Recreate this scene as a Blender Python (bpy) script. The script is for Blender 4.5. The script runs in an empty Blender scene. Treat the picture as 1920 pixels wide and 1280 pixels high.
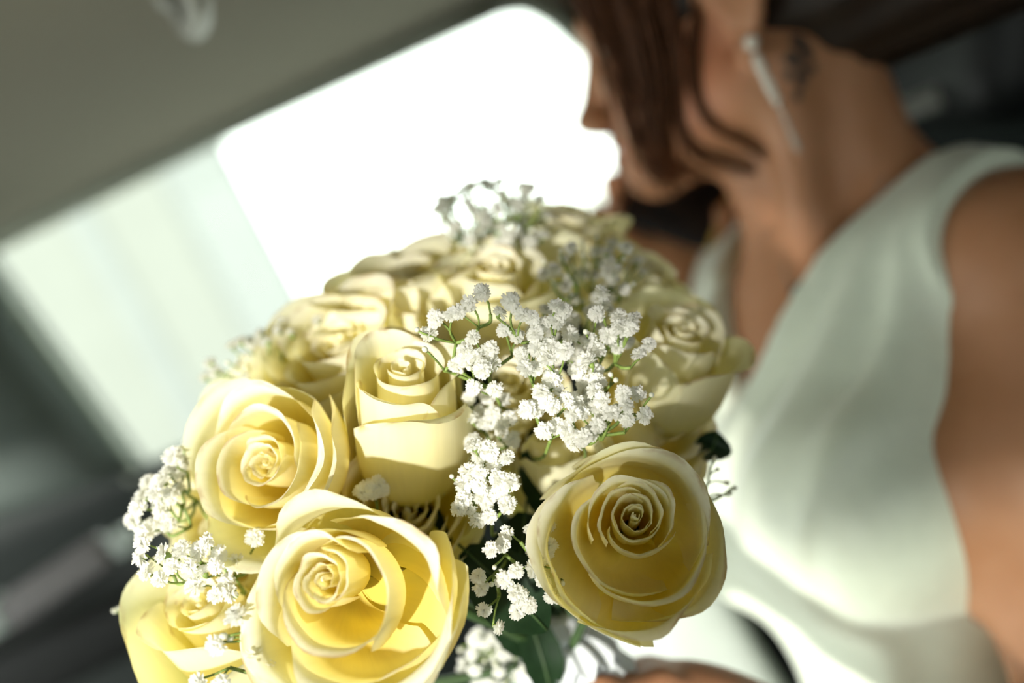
import bpy, math, random
import numpy as np
from mathutils import Vector, Matrix

random.seed(7); RNG = np.random.RandomState(11)
scene = bpy.context.scene
col = scene.collection

# ------------------------------------------------------------------ camera
FPX = 1920 * 35.0 / 36.0
PITCH, ROLL = math.radians(12), math.radians(25.5)
CAM_LOC = np.array([0.0, 0.0, 1.0])
_fwd = np.array([0, math.cos(PITCH), -math.sin(PITCH)])
_lr = np.array([1.0, 0, 0]); _lu = np.array([0, math.sin(PITCH), math.cos(PITCH)])
_X = math.cos(ROLL) * _lr - math.sin(ROLL) * _lu
_Y = math.sin(ROLL) * _lr + math.cos(ROLL) * _lu
BASIS = np.stack([_X, _Y, _fwd])            # rows: right, up, depth

def cw(p):                                   # (right, up, depth) -> world
    return CAM_LOC + np.asarray(p, float) @ BASIS
def cdir(p):
    return np.asarray(p, float) @ BASIS
def c(px, py, d):                            # photo position at a given distance -> (right, up, depth)
    return np.array([(px - 960) / FPX * d, (640 - py) / FPX * d, d])
def at(px, py, d):
    return cw(c(px, py, d))
def ray(px, py):
    return cdir([(px - 960) / FPX, (640 - py) / FPX, 1.0])
def on_y(px, py, y):                         # meets the vertical plane of the far car side
    r = ray(px, py); return CAM_LOC + r * ((y - CAM_LOC[1]) / r[1])
def on_z(px, py, z):
    r = ray(px, py); return CAM_LOC + r * ((z - CAM_LOC[2]) / r[2])

cam_d = bpy.data.cameras.new('camera'); cam = bpy.data.objects.new('camera', cam_d); col.objects.link(cam)
cam_d.sensor_width = 36; cam_d.lens = 35; cam_d.clip_start = 0.02
cam.matrix_world = Matrix(((_X[0], _Y[0], -_fwd[0], CAM_LOC[0]), (_X[1], _Y[1], -_fwd[1], CAM_LOC[1]),
                           (_X[2], _Y[2], -_fwd[2], CAM_LOC[2]), (0, 0, 0, 1)))
cam_d.dof.use_dof = True; cam_d.dof.focus_distance = 0.362; cam_d.dof.aperture_fstop = 2.6
scene.camera = cam

# ------------------------------------------------------------------ light
world = bpy.data.worlds.new('sky'); scene.world = world; world.use_nodes = True
bg = world.node_tree.nodes['Background']
bg.inputs['Color'].default_value = (0.94, 1.0, 0.955, 1); bg.inputs['Strength'].default_value = 2.4
sun_d = bpy.data.lights.new('sun', 'SUN'); sun = bpy.data.objects.new('sun', sun_d); col.objects.link(sun)
sun_d.energy = 4.2; sun_d.angle = math.radians(2.5); sun_d.color = (1.0, 0.96, 0.90)
SUN_DIR = Vector((0.447, 0.894, -0.185))        # the way the light travels
sun.rotation_euler = SUN_DIR.to_track_quat('-Z', 'Y').to_euler(); sun.location = (-3, -3, 3)
vs = scene.view_settings
vs.view_transform = 'Standard'; vs.look = 'None'; vs.gamma = 1; vs.use_curve_mapping = False
vs.exposure = 0.75

# ------------------------------------------------------------------ helpers
def tag(o, label=None, cat=None, group=None, kind=None):
    if label: o['label'] = label
    if cat: o['category'] = cat
    if group: o['group'] = group
    if kind: o['kind'] = kind
    return o

def empty(name, loc):
    o = bpy.data.objects.new(name, None); o.empty_display_size = 0.01
    o.location = Vector(loc); col.objects.link(o); return o

def mesh(name, V, F, mat=None, smooth=True, uv=None):
    me = bpy.data.meshes.new(name)
    me.from_pydata([tuple(v) for v in V], [], [tuple(f) for f in F])
    if uv is not None:
        lay = me.uv_layers.new(name='UVMap')
        idx = np.zeros(len(me.loops), np.int32); me.loops.foreach_get('vertex_index', idx)
        lay.data.foreach_set('uv', np.asarray(uv, np.float32)[idx].ravel())
    if smooth: me.polygons.foreach_set('use_smooth', np.ones(len(me.polygons), bool))
    if mat: me.materials.append(mat)
    me.update(); return me

def obj(name, V, F, mat, parent=None, smooth=True, uv=None, origin=None):
    """one mesh object from world coordinates; a child keeps its place under its parent's location"""
    V = np.asarray(V, float)
    base = np.array(parent_loc(parent)) if parent else (np.asarray(origin, float) if origin is not None else np.zeros(3))
    me = mesh(name, V - base, F, mat, smooth, uv)
    o = bpy.data.objects.new(name, me); col.objects.link(o)
    if parent: o.parent = parent
    else: o.location = Vector(base)
    return o

def parent_loc(p):
    v = Vector((0, 0, 0))
    while p is not None: v = v + Vector(p.location); p = p.parent
    return v

def tube(pts, rad, seg=8, cap=True):
    pts = np.asarray(pts, float); n = len(pts)
    rad = np.broadcast_to(np.asarray(rad, float), (n,))
    T = np.gradient(pts, axis=0); T /= np.linalg.norm(T, axis=1)[:, None] + 1e-12
    up = np.array([0, 0, 1.0]) if abs(T[0][2]) < 0.9 else np.array([1.0, 0, 0])
    N = np.cross(T[0], up); N /= np.linalg.norm(N)
    V = []; a = np.arange(seg) * 2 * math.pi / seg
    for i in range(n):
        N = N - T[i] * N.dot(T[i]); N /= np.linalg.norm(N) + 1e-12
        B = np.cross(T[i], N)
        V.append(pts[i] + rad[i] * (np.cos(a)[:, None] * N + np.sin(a)[:, None] * B))
    V = np.concatenate(V); F = []
    for i in range(n - 1):
        for k in range(seg):
            F.append((i * seg + k, i * seg + (k + 1) % seg, (i + 1) * seg + (k + 1) % seg, (i + 1) * seg + k))
    if cap:
        F.append(tuple(range(seg))[::-1]); F.append(tuple(range((n - 1) * seg, n * seg)))
    return V, F

def join(parts):
    V = []; F = []; k = 0
    for v, f in parts:
        V.append(np.asarray(v, float)); F += [tuple(i + k for i in q) for q in f]; k += len(v)
    return np.concatenate(V), F

def spline(P, n):
    P = np.asarray(P, float); m = len(P)
    if m == 2: return P[0] + (P[1] - P[0]) * np.linspace(0, 1, n)[:, None]
    Q = np.vstack([2 * P[0] - P[1], P, 2 * P[-1] - P[-2]]); out = []
    for t in np.linspace(0, m - 1, n):
        i = min(int(t), m - 2); f = t - i
        a, b, cc, d = Q[i], Q[i + 1], Q[i + 2], Q[i + 3]
        out.append(0.5 * (2 * b + (cc - a) * f + (2 * a - 5 * b + 4 * cc - d) * f * f + (3 * b - a - 3 * cc + d) * f ** 3))
    return np.array(out)

def ellipsoid(center, axes, nu=16, nv=10):
    """axes: three vectors"""
    V = []; F = []
    for i in range(nv + 1):
        th = math.pi * i / nv
        for j in range(nu):
            ph = 2 * math.pi * j / nu
            V.append(np.asarray(center) + math.sin(th) * math.cos(ph) * np.asarray(axes[0]) + math.sin(th) * math.sin(ph) * np.asarray(axes[1]) + math.cos(th) * np.asarray(axes[2]))
    for i in range(nv):
        for j in range(nu):
            F.append((i * nu + j, (i + 1) * nu + j, (i + 1) * nu + (j + 1) % nu, i * nu + (j + 1) % nu))
    return np.array(V), F

def rbox(center, ax, half, r=0.01, seg=3):
    """rounded box: ax rows are unit axes"""
    ax = np.asarray(ax, float); V = []; F = []
    n = seg * 2 + 2
    def face(fix, s):
        k = len(V); a, b = [i for i in range(3) if i != fix]
        ta = np.linspace(-1, 1, n); 
        for i in range(n):
            for j in range(n):
                p = np.zeros(3); p[fix] = s
                p[a] = ta[i]; p[b] = ta[j]
                q = p * half; lim = np.maximum(np.asarray(half) - r, 1e-5)
                core = np.clip(q, -lim, lim)
                # spread grid points into corners
                for m in (a, b):
                    t = p[m]
                    e = 2.0 / (n - 1)
                    if abs(t) > 1 - e * seg - 1e-6 and seg:
                        f = (abs(t) - (1 - e * seg)) / (e * seg)
                        q[m] = math.copysign(lim[m] + f * r, t)
                        core[m] = math.copysign(lim[m], t)
                    else:
                        q[m] = math.copysign(lim[m], t) if abs(t) > 1e-6 else 0; core[m] = q[m]
                dvec = q - core; dvec[fix] = s * r
                core[fix] = s * lim[fix]
                L = np.linalg.norm(dvec)
                V.append(np.asarray(center) + (core + dvec / L * r) @ ax)
        for i in range(n - 1):
            for j in range(n - 1):
                q4 = (k + i * n + j, k + (i + 1) * n + j, k + (i + 1) * n + j + 1, k + i * n + j + 1)
                F.append(q4 if (s > 0) == (fix != 1) else q4[::-1])
    for fix in range(3):
        for s in (-1, 1): face(fix, s)
    return np.array(V), F

def prism(poly, off):
    """solid from a polygon of world points pushed by the vector off"""
    P = np.asarray(poly, float); n = len(P)
    V = np.concatenate([P, P + np.asarray(off)])
    F = [tuple(range(n))[::-1], tuple(range(n, 2 * n))] + [(i, (i + 1) % n, n + (i + 1) % n, n + i) for i in range(n)]
    return V, F

# ------------------------------------------------------------------ materials
def new_mat(name):
    m = bpy.data.materials.new(name); m.use_nodes = True
    nt = m.node_tree; return m, nt, nt.nodes['Principled BSDF'], nt.nodes['Material Output']

def plain(name, rgb, rough=0.6, metal=0.0, noise=0.12, scale=60, spec=0.4, sheen=0.0, bump=0.0):
    m, nt, b, out = new_mat(name)
    tc = nt.nodes.new('ShaderNodeTexCoord'); nz = nt.nodes.new('ShaderNodeTexNoise')
    nz.inputs['Scale'].default_value = scale; nz.inputs['Detail'].default_value = 4
    nt.links.new(tc.outputs['Object'], nz.inputs['Vector'])
    rp = nt.nodes.new('ShaderNodeValToRGB')
    e = rp.color_ramp.elements
    e[0].position = 0.3; e[1].position = 0.7
    e[0].color = (*[x * (1 - noise) for x in rgb], 1); e[1].color = (*[min(1, x * (1 + noise)) for x in rgb], 1)
    nt.links.new(nz.outputs['Fac'], rp.inputs['Fac']); nt.links.new(rp.outputs['Color'], b.inputs['Base Color'])
    b.inputs['Roughness'].default_value = rough; b.inputs['Metallic'].default_value = metal
    b.inputs['Specular IOR Level'].default_value = spec
    if sheen: b.inputs['Sheen Weight'].default_value = sheen
    if bump:
        bp = nt.nodes.new('ShaderNodeBump'); bp.inputs['Strength'].default_value = bump; bp.inputs['Distance'].default_value = 0.001
        nt.links.new(nz.outputs['Fac'], bp.inputs['Height']); nt.links.new(bp.outputs['Normal'], b.inputs['Normal'])
    return m

def petal_mat(name, ramp, edge=(0.50, 0.33, 0.10), edge_amt=0.75, trans=0.48, tcol=(1.0, 0.93, 0.55), spots=0.0):
    m, nt, b, out = new_mat(name)
    N = nt.nodes.new; L = nt.links.new
    uv = N('ShaderNodeUVMap'); sep = N('ShaderNodeSeparateXYZ'); L(uv.outputs['UV'], sep.inputs['Vector'])
    rp = N('ShaderNodeValToRGB'); L(sep.outputs['Y'], rp.inputs['Fac'])
    el = rp.color_ramp.elements
    el[0].position, el[0].color = ramp[0][0], (*ramp[0][1], 1)
    el[1].position, el[1].color = ramp[-1][0], (*ramp[-1][1], 1)
    for p, cc in ramp[1:-1]:
        e = el.new(p); e.color = (*cc, 1)
    oi = N('ShaderNodeObjectInfo')
    mp = N('ShaderNodeCombineXYZ')
    ad = N('ShaderNodeMath'); ad.operation = 'MULTIPLY_ADD'; L(oi.outputs['Random'], ad.inputs[0]); ad.inputs[1].default_value = 40; L(sep.outputs['X'], ad.inputs[2])
    sx = N('ShaderNodeMath'); sx.operation = 'MULTIPLY'; L(ad.outputs[0], sx.inputs[0]); sx.inputs[1].default_value = 22
    sy = N('ShaderNodeMath'); sy.operation = 'MULTIPLY'; L(sep.outputs['Y'], sy.inputs[0]); sy.inputs[1].default_value = 2.2
    L(sx.outputs[0], mp.inputs['X']); L(sy.outputs[0], mp.inputs['Y'])
    nz = N('ShaderNodeTexNoise'); nz.inputs['Scale'].default_value = 1.0; nz.inputs['Detail'].default_value = 3; L(mp.outputs[0], nz.inputs['Vector'])
    # veins: a slight shift in value
    hv = N('ShaderNodeMapRange'); hv.inputs['From Min'].default_value = 0.3; hv.inputs['From Max'].default_value = 0.7
    hv.inputs['To Min'].default_value = 0.965; hv.inputs['To Max'].default_value = 1.02; L(nz.outputs['Fac'], hv.inputs['Value'])
    mul = N('ShaderNodeVectorMath'); mul.operation = 'SCALE'; L(rp.outputs['Color'], mul.inputs[0]); L(hv.outputs['Result'], mul.inputs['Scale'])
    # browned rim
    nz2 = N('ShaderNodeTexNoise'); nz2.inputs['Scale'].default_value = 7; nz2.inputs['Detail'].default_value = 4
    ad2 = N('ShaderNodeVectorMath'); ad2.operation = 'ADD'; L(uv.outputs['UV'], ad2.inputs[0]); L(oi.outputs['Random'], ad2.inputs[1]); L(ad2.outputs[0], nz2.inputs['Vector'])
    me = N('ShaderNodeMapRange'); me.inputs['From Min'].default_value = 0.935; me.inputs['From Max'].default_value = 1.0; L(sep.outputs['Y'], me.inputs['Value'])
    mn = N('ShaderNodeMapRange'); mn.inputs['From Min'].default_value = 0.47; mn.inputs['From Max'].default_value = 0.62; L(nz2.outputs['Fac'], mn.inputs['Value'])
    mm = N('ShaderNodeMath'); mm.operation = 'MULTIPLY'; L(me.outputs['Result'], mm.inputs[0]); L(mn.outputs['Result'], mm.inputs[1])
    ma = N('ShaderNodeMath'); ma.operation = 'MULTIPLY'; L(mm.outputs[0], ma.inputs[0]); ma.inputs[1].default_value = edge_amt
    mix = N('ShaderNodeMix'); mix.data_type = 'RGBA'; L(ma.outputs[0], mix.inputs['Factor']); L(mul.outputs[0], mix.inputs['A']); mix.inputs['B'].default_value = (*edge, 1)
    L(mix.outputs['Result'], b.inputs['Base Color'])
    b.inputs['Roughness'].default_value = 0.55; b.inputs['Specular IOR Level'].default_value = 0.25
    bp = N('ShaderNodeBump'); bp.inputs['Strength'].default_value = 0.22; bp.inputs['Distance'].default_value = 0.0005
    L(nz.outputs['Fac'], bp.inputs['Height']); L(bp.outputs['Normal'], b.inputs['Normal'])
    tr = N('ShaderNodeBsdfTranslucent')
    tm = N('ShaderNodeMix'); tm.data_type = 'RGBA'; tm.blend_type = 'MULTIPLY'; tm.inputs['Factor'].default_value = 1.0
    L(mix.outputs['Result'], tm.inputs['A']); tm.inputs['B'].default_value = (*tcol, 1)
    L(tm.outputs['Result'], tr.inputs['Color'])
    ms = N('ShaderNodeMixShader'); ms.inputs['Fac'].default_value = trans
    L(b.outputs['BSDF'], ms.inputs[1]); L(tr.outputs['BSDF'], ms.inputs[2]); L(ms.outputs['Shader'], out.inputs['Surface'])
    return m

M = {}
M['petal'] = petal_mat('rose petal cream yellow', [(0.0, (0.86, 0.72, 0.13)), (0.35, (0.90, 0.79, 0.23)), (0.60, (0.94, 0.89, 0.50)), (0.82, (0.96, 0.94, 0.70)), (1.0, (0.97, 0.96, 0.80))])
M['guard'] = petal_mat('outer rose petal pale green cream', [(0.0, (0.70, 0.72, 0.22)), (0.4, (0.88, 0.84, 0.38)), (0.75, (0.94, 0.92, 0.63)), (1.0, (0.94, 0.95, 0.70))], edge_amt=0.85)
def thin_mat(name, rgb, trans=0.3, rough=0.6, noise=0.05, tcol=None):
    m = plain(name, rgb, rough, noise=noise, scale=200, spec=0.2); nt = m.node_tree
    b = nt.nodes['Principled BSDF']; out = nt.nodes['Material Output']
    tr = nt.nodes.new('ShaderNodeBsdfTranslucent'); tr.inputs['Color'].default_value = (*(tcol or rgb), 1)
    ms = nt.nodes.new('ShaderNodeMixShader'); ms.inputs['Fac'].default_value = trans
    nt.links.new(b.outputs['BSDF'], ms.inputs[1]); nt.links.new(tr.outputs['BSDF'], ms.inputs[2]); nt.links.new(ms.outputs['Shader'], out.inputs['Surface'])
    return m
M['blossom'] = thin_mat('white blossom', (0.95, 0.95, 0.90), 0.6)
M['bud'] = thin_mat('greenish white bud', (0.85, 0.86, 0.70), 0.25)
M['stem'] = plain('fine green stem', (0.19, 0.27, 0.06), 0.5, noise=0.3, scale=300)
M['rose_stem'] = plain('rose stem green', (0.035, 0.07, 0.02), 0.5, noise=0.3)
M['leaf'] = thin_mat('dark green leaf', (0.012, 0.030, 0.011), 0.12, 0.4, 0.25)
M['headliner'] = plain('grey beige woven headliner', (0.31, 0.29, 0.24), 0.95, noise=0.06, scale=400, spec=0.1, bump=0.3)
M['seal'] = plain('pale green grey window trim', (0.40, 0.44, 0.36), 0.5, noise=0.05)
M['dark'] = plain('dark green grey door plastic', (0.024, 0.032, 0.029), 0.55, noise=0.15, scale=150)
M['seat'] = plain('dark green grey seat cloth', (0.13, 0.16, 0.145), 0.8, noise=0.12, scale=250, spec=0.2, bump=0.2)
M['seat_black'] = plain('black leather seat', (0.010, 0.011, 0.011), 0.5, noise=0.2, scale=120)
M['grey_plastic'] = plain('mid grey plastic', (0.23, 0.215, 0.22), 0.5, noise=0.08)
M['pale_plastic'] = plain('pale satin plastic', (0.55, 0.62, 0.58), 0.4, 0.0, noise=0.05)
M['handle'] = plain('light grey plastic', (0.36, 0.36, 0.32), 0.45, noise=0.05)
M['wall'] = plain('pale mint rendered wall', (0.178, 0.190, 0.186), 0.9, noise=0.03, scale=3)
M['wall_b'] = plain('ivory rendered wall', (0.182, 0.190, 0.175), 0.9, noise=0.03, scale=3)
M['ground'] = plain('light paving', (0.45, 0.45, 0.42), 0.9, noise=0.1, scale=4)
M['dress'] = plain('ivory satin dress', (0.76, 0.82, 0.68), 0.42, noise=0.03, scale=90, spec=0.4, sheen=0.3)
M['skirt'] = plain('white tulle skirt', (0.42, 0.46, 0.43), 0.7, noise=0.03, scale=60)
M['ribbon'] = plain('white satin ribbon', (0.70, 0.74, 0.74), 0.35, noise=0.04, scale=90)
M['hair'] = plain('auburn brown hair', (0.075, 0.027, 0.0095), 0.5, noise=0.4, scale=220, spec=0.15)
M['hair_dark'] = plain('dark brown hair', (0.022, 0.012, 0.007), 0.45, noise=0.35, scale=220, spec=0.4)
M['black'] = plain('black glossy glass', (0.004, 0.004, 0.005), 0.35, noise=0.1)
M['gold'] = plain('gold metal', (0.75, 0.50, 0.18), 0.3, 1.0, noise=0.05)
M['pearl'] = plain('pearl', (0.85, 0.78, 0.68), 0.2, noise=0.04, spec=0.6)
M['silver'] = plain('silver stone', (0.75, 0.72, 0.66), 0.2, 0.7, noise=0.1)
M['eye'] = plain('eye white', (0.7, 0.68, 0.64), 0.2, noise=0.05)

def glass_mat(name='clear car glass', rgb=(0.97, 1.0, 0.97)):
    m, nt, b, out = new_mat(name)
    tp = nt.nodes.new('ShaderNodeBsdfTransparent'); tp.inputs['Color'].default_value = (*rgb, 1)
    gl = nt.nodes.new('ShaderNodeBsdfGlossy'); gl.inputs['Roughness'].default_value = 0.02
    ms = nt.nodes.new('ShaderNodeMixShader'); ms.inputs['Fac'].default_value = 0.01
    nt.links.new(tp.outputs[0], ms.inputs[1]); nt.links.new(gl.outputs[0], ms.inputs[2]); nt.links.new(ms.outputs[0], out.inputs['Surface'])
    return m
M['glass'] = glass_mat(); M['tint'] = glass_mat('sun dimming glass', (0.56, 0.58, 0.56))

# ------------------------------------------------------------------ the car
YW = 1.30                                   # inner face of the far side of the car
win_px = [(-55, 462), (930, 19), (985, 14), (1035, 40), (1110, 110), (1195, 262), (1290, 440), (260, 890)]
WIN = [on_y(x, y, YW) for x, y in win_px]
top_z = WIN[1][2]
ZR = top_z + 0.012                          # headliner height

def strip_wall(name, polys, mat):
    parts = [prism(p, (0, 0.05, 0)) for p in polys]
    V, F = join(parts)
    return tag(obj(name, V, F, mat, smooth=False), kind='structure')
def yp(x, z): return np.array([x, YW, z])
XL, XR, ZF = -1.25, 1.15, -0.02
# far side below, before and behind the window
strip_wall('wall_back', [
    [yp(XL, ZF), yp(XR, ZF), yp(XR, WIN[6][2]), WIN[6], WIN[7], yp(XL, WIN[7][2])],
    [yp(XL, WIN[7][2]), WIN[7], WIN[0], yp(XL, WIN[0][2])],
    [WIN[6], yp(XR, WIN[6][2]), yp(XR, ZR + .05), yp(WIN[4][0], ZR + .05), WIN[4], WIN[5]],
], M['dark'])
strip_wall('wall_rail', [[yp(XL, WIN[0][2]), WIN[0], WIN[1], WIN[2], WIN[3], WIN[4], yp(WIN[4][0], ZR + .05), yp(XL, ZR + .05)]], M['headliner'])
g = obj('window_1', *prism([p + np.array([0, .025, 0]) for p in WIN], (0, .004, 0)), M['glass'], smooth=False); tag(g, kind='structure')
# trims round the window
def trim(name, idx, r, mat, dy=-0.008):
    P = spline([WIN[i] + np.array([0, dy, 0]) for i in idx], 24) if len(idx) > 2 else spline([WIN[i] + np.array([0, dy, 0]) for i in idx], 12)
    V, F = tube(P, r, 10); return tag(obj(name, V, F, mat), kind='structure')
trim('trim_1', (0, 1), 0.011, M['seal']); trim('trim_2', (7, 0), 0.012, M['seal']); trim('trim_3', (1, 2, 3, 4, 5, 6), 0.010, M['seal']); trim('trim_4', (6, 7), 0.011, M['dark'])

# headliner: flat over the seats, curving down to the window rail
def headliner():
    ys = np.concatenate([np.linspace(-0.55, 0.95, 12), np.linspace(1.0, YW + .03, 10)])
    xs = np.linspace(XL, XR, 14); V = []; F = []
    for y in ys:
        z = ZR + 0.05 - (0.05 * max(0, (y - 0.95) / (YW - 0.95)) ** 2.2)
        for x in xs: V.append((x, y, z + 0.004 * math.sin(2.2 * x)))
    n = len(xs)
    for i in range(len(ys) - 1):
        for j in range(n - 1): F.append((i * n + j, i * n + j + 1, (i + 1) * n + j + 1, (i + 1) * n + j))
    k = len(V); V += [(x, y, z + 0.04) for x, y, z in V]
    F += [tuple(q + k for q in f[::-1]) for f in F]
    return V, F
tag(obj('ceiling', *headliner(), M['headliner']), kind='structure')
tag(obj('floor', *prism([(XL, -0.6, -.02), (XR, -0.6, -.02), (XR, YW, -.02), (XL, YW, -.02)], (0, 0, -.04)), M['seat_black'], smooth=False), kind='structure')
tag(obj('wall_rear', *prism([(XR, -0.6, ZF), (XR, YW, ZF), (XR, YW, ZR + .05), (XR, -0.6, ZR + .05)], (.05, 0, 0)), M['dark'], smooth=False), kind='structure')
# unseen near side behind the camera, openings cut to place sun and shade
YN = -0.55
XS = -0.450                                  # sun enters ahead of this line, added blocking panel behind it
tag(obj('wall_near_sun_mask', *join([
    prism([(XS, YN, ZF), (XR, YN, ZF), (XR, YN, 0.74), (XS, YN, 0.74)], (0, -.05, 0)),
    prism([(-.475, YN, 0.934), (.10, YN, 0.934), (.10, YN, ZR + .06), (-.47, YN, ZR + .06), (-.47, YN, 1.122), (-.41, YN, 1.105), (-.40, YN, 1.085), (-.445, YN, 1.056), (-.475, YN, 1.02)], (0, -.05, 0)),
    prism([(.10, YN, 1.12), (XR, YN, 1.12), (XR, YN, ZR + .06), (.10, YN, ZR + .06)], (0, -.05, 0)), prism([(.80, YN, .74), (XR, YN, .74), (XR, YN, 1.12), (.80, YN, 1.12)], (0, -.05, 0)),
    prism([(-2.0, YN, ZF), (XS, YN, ZF), (XS, YN, 0.64), (-2.0, YN, 0.64)], (0, -.05, 0)),
    prism([(-2.0, YN, 0.64), (-0.74, YN, 0.64), (-0.74, YN, ZR + .06), (-2.0, YN, ZR + .06)], (0, -.05, 0))]), M['dark'], smooth=False), kind='structure')
tag(obj('window_sun_dimmer', *prism([(XS, YN - .02, 0.74), (.80, YN - .02, 0.74), (.80, YN - .02, 0.934), (XS, YN - .02, 0.934)], (0, -.004, 0)), M['tint'], smooth=False), kind='structure')  # added unseen pane, tinted to weaken the sun on arm and dress

# grab handle on the headliner
h0 = on_z(335, 8, ZR + .03)
gh = empty('grab_handle', h0); tag(gh, 'pale grey moulded grab handle hanging from the beige headliner', 'handle')
hd_ = on_z(330, -150, ZR + .03) - h0; hd_[2] = 0; hd_ /= np.linalg.norm(hd_)
ax = np.array([[hd_[0], hd_[1], 0], [-hd_[1], hd_[0], 0], [0, 0, 1.0]])
obj('grip', *tube(spline([h0 + np.array(q) @ ax for q in [(-.002, .0, .006), (.0, 0, -.008), (.012, 0, -.020), (.07, 0, -.026), (.12, 0, -.020), (.132, 0, .006)]], 22), 0.0085, 12), M['handle'], gh)
for q in ((.0, 0, .008), (.132, 0, .008)):
    obj('mount', *rbox(h0 + np.array(q) @ ax, ax, (.013, .013, .008), .006), M['handle'], gh)

# front seat seen from the rear bench
sp = [(-420, 640), (-90, 560), (-20, 585), (60, 660), (255, 905), (160, 985), (-60, 1120), (-420, 1240)]
def front_seat():
    d = 1.06
    root = empty('front_seat', at(-150, 1150, d)); tag(root, 'dark green-grey cloth front seat beside the bright window', 'seat')
    A, B, C_, D = at(-420, 700, d + .02), at(20, 585, d + .06), at(256, 885, d + .06), at(-420, 1120, d + .02)
    V = []; F = []; n = 16
    nrm = np.cross(B - A, D - A); nrm /= np.linalg.norm(nrm)
    if nrm[1] > 0: nrm = -nrm
    for s in (0, 1):
        for i in range(n + 1):
            for j in range(n + 1):
                u, v = i / n, j / n
                p = (A * (1 - u) + B * u) * (1 - v) + (D * (1 - u) + C_ * u) * v
                e = (1 - abs(2 * u - 1) ** 6) * (1 - abs(2 * v - 1) ** 6)
                V.append(p + nrm * (0.055 * e ** 0.5 * (1 if s == 0 else -0.5)))
    m = (n + 1) * (n + 1)
    for s in (0, 1):
        for i in range(n):
            for j in range(n):
                q = (s * m + i * (n + 1) + j, s * m + (i + 1) * (n + 1) + j, s * m + (i + 1) * (n + 1) + j + 1, s * m + i * (n + 1) + j + 1)
                F.append(q if s else q[::-1])
    obj('backrest', V, F, M['seat'], root)
    hc = at(-120, 600, d + .03)
    hr = obj('headrest', *ellipsoid(hc, [cdir((.075, .03, 0)), cdir((-.03, .05, 0)), cdir((0, 0, .05))]), M['seat'], root)
    obj('headrest_post', *tube([hc, at(-10, 720, d + .03)], .006), M['grey_plastic'], hr)
front_seat()

# door pull in front of the dark door card
pull = empty('door_pull_handle', at(110, 1100, 0.98)); tag(pull, 'grey bar handle with pale end caps low on the dark door', 'handle')
pa, pb = at(10, 1152, 0.98), at(205, 1022, 0.98)
pd_ = (pb - pa) / np.linalg.norm(pb - pa); pn = cdir((0, 0, 1.0)); pu = np.cross(pn, pd_)
L_ = np.linalg.norm(pb - pa)
obj('bar', *rbox((pa + pb) / 2, [pd_, pu, pn], (L_ * .5, .017, .015), .008), M['grey_plastic'], pull)
obj('end_cap', *rbox(pa - pd_ * .012 - pu * .004, [pd_, pu, pn], (.019, .018, .017), .007), M['pale_plastic'], pull)
obj('end_cap', *rbox(pb + pd_ * .014 + pu * .004, [pd_, pu, pn], (.011, .013, .013), .006), M['pale_plastic'], pull)
# door armrest ledge the pull sits on
ar = empty('armrest_ledge', at(60, 1300, 1.1)); tag(ar, 'black padded door armrest running below the bar handle', 'armrest')
obj('pad', *rbox((at(-200, 1290, 1.10) + at(330, 1120, 1.10)) / 2, [np.array([1, 0, 0]), np.array([0, 1, 0]), np.array([0, 0, 1.0])], (.42, .10, .035), .025), M['seat_black'], ar)

# rear bench behind the woman
rs = empty('rear_seat', (0.95, 0.62, 0.0)); tag(rs, 'black leather rear bench seat behind the woman in white', 'seat')
obj('cushion', *rbox((0.42, 0.62, 0.13), np.eye(3), (.48, .62, .10), .05), M['seat_black'], rs)
ca, sa = math.cos(math.radians(24)), math.sin(math.radians(24))
bax = np.array([[ca, 0, -sa], [0, 1, 0], [sa, 0, ca]])
obj('backrest', *rbox((0.80, 0.62, 0.56), bax, (.07, .62, .40), .05), M['seat_black'], rs)
hb = obj('headrest', *rbox(at(1800, 60, .98), bax, (.05, .13, .09), .04), M['seat_black'], rs)
# grey stand-in for light reflected on pillar trim, a strap behind the neck
sb = empty('reflection_band', at(1760, 190, 0.95)); tag(sb, 'grey seat belt strap behind the woman\'s neck', 'painted reflection')
def ribbon(P, wv, th, w):
    P = np.asarray(P); V = []; F = []
    for p in P:
        for a, b in ((-1, -1), (1, -1), (1, 1), (-1, 1)): V.append(p + a * w * wv + b * th)
    for i in range(len(P) - 1):
        for k in range(4): F.append((4 * i + k, 4 * i + (k + 1) % 4, 4 * i + 4 + (k + 1) % 4, 4 * i + 4 + k))
    F += [(3, 2, 1, 0), tuple(4 * (len(P) - 1) + k for k in range(4))]
    return np.array(V), F
obj('band', *ribbon(spline([at(1600, 245, .95), at(1700, 205, .94), at(1790, 168, .93), at(1860, 135, .93), at(2000, 60, .93)], 16), cdir((.3, .95, 0)), cdir((0, 0, .001)), .014), M['handle'], sb)

# outside: a pale building across the way and light paving
YB = 8.0
be = on_y(475, 395, YB)[0]
bld = empty('building', (be - 2, YB, 0)); tag(bld, 'pale overexposed building seen through the left of the window', 'building')
def slab(x0, x1, dy, mat, name):
    obj(name, *prism([(x0, YB + dy, -0.5), (x1, YB + dy, -0.5), (x1, YB + dy, 9), (x0, YB + dy, 9)], (0, .3, 0)), mat, bld, smooth=False)
slab(be - 9.0, be - 1.9, 0.00, M['wall'], 'panel'); slab(be - 1.9, be - 1.3, -0.02, M['wall_b'], 'panel')
slab(be - 1.3, be - 1.1, -0.04, M['wall'], 'panel'); slab(be - 1.1, be - 0.53, -0.02, M['wall_b'], 'panel'); slab(be - 0.53, be, 0.0, M['wall'], 'panel')
tag(obj('ground', *prism([(-14, -14, -.5), (14, -14, -.5), (14, 14, -.5), (-14, 14, -.5)], (0, 0, -.1)), M['ground'], smooth=False), kind='structure')

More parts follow.
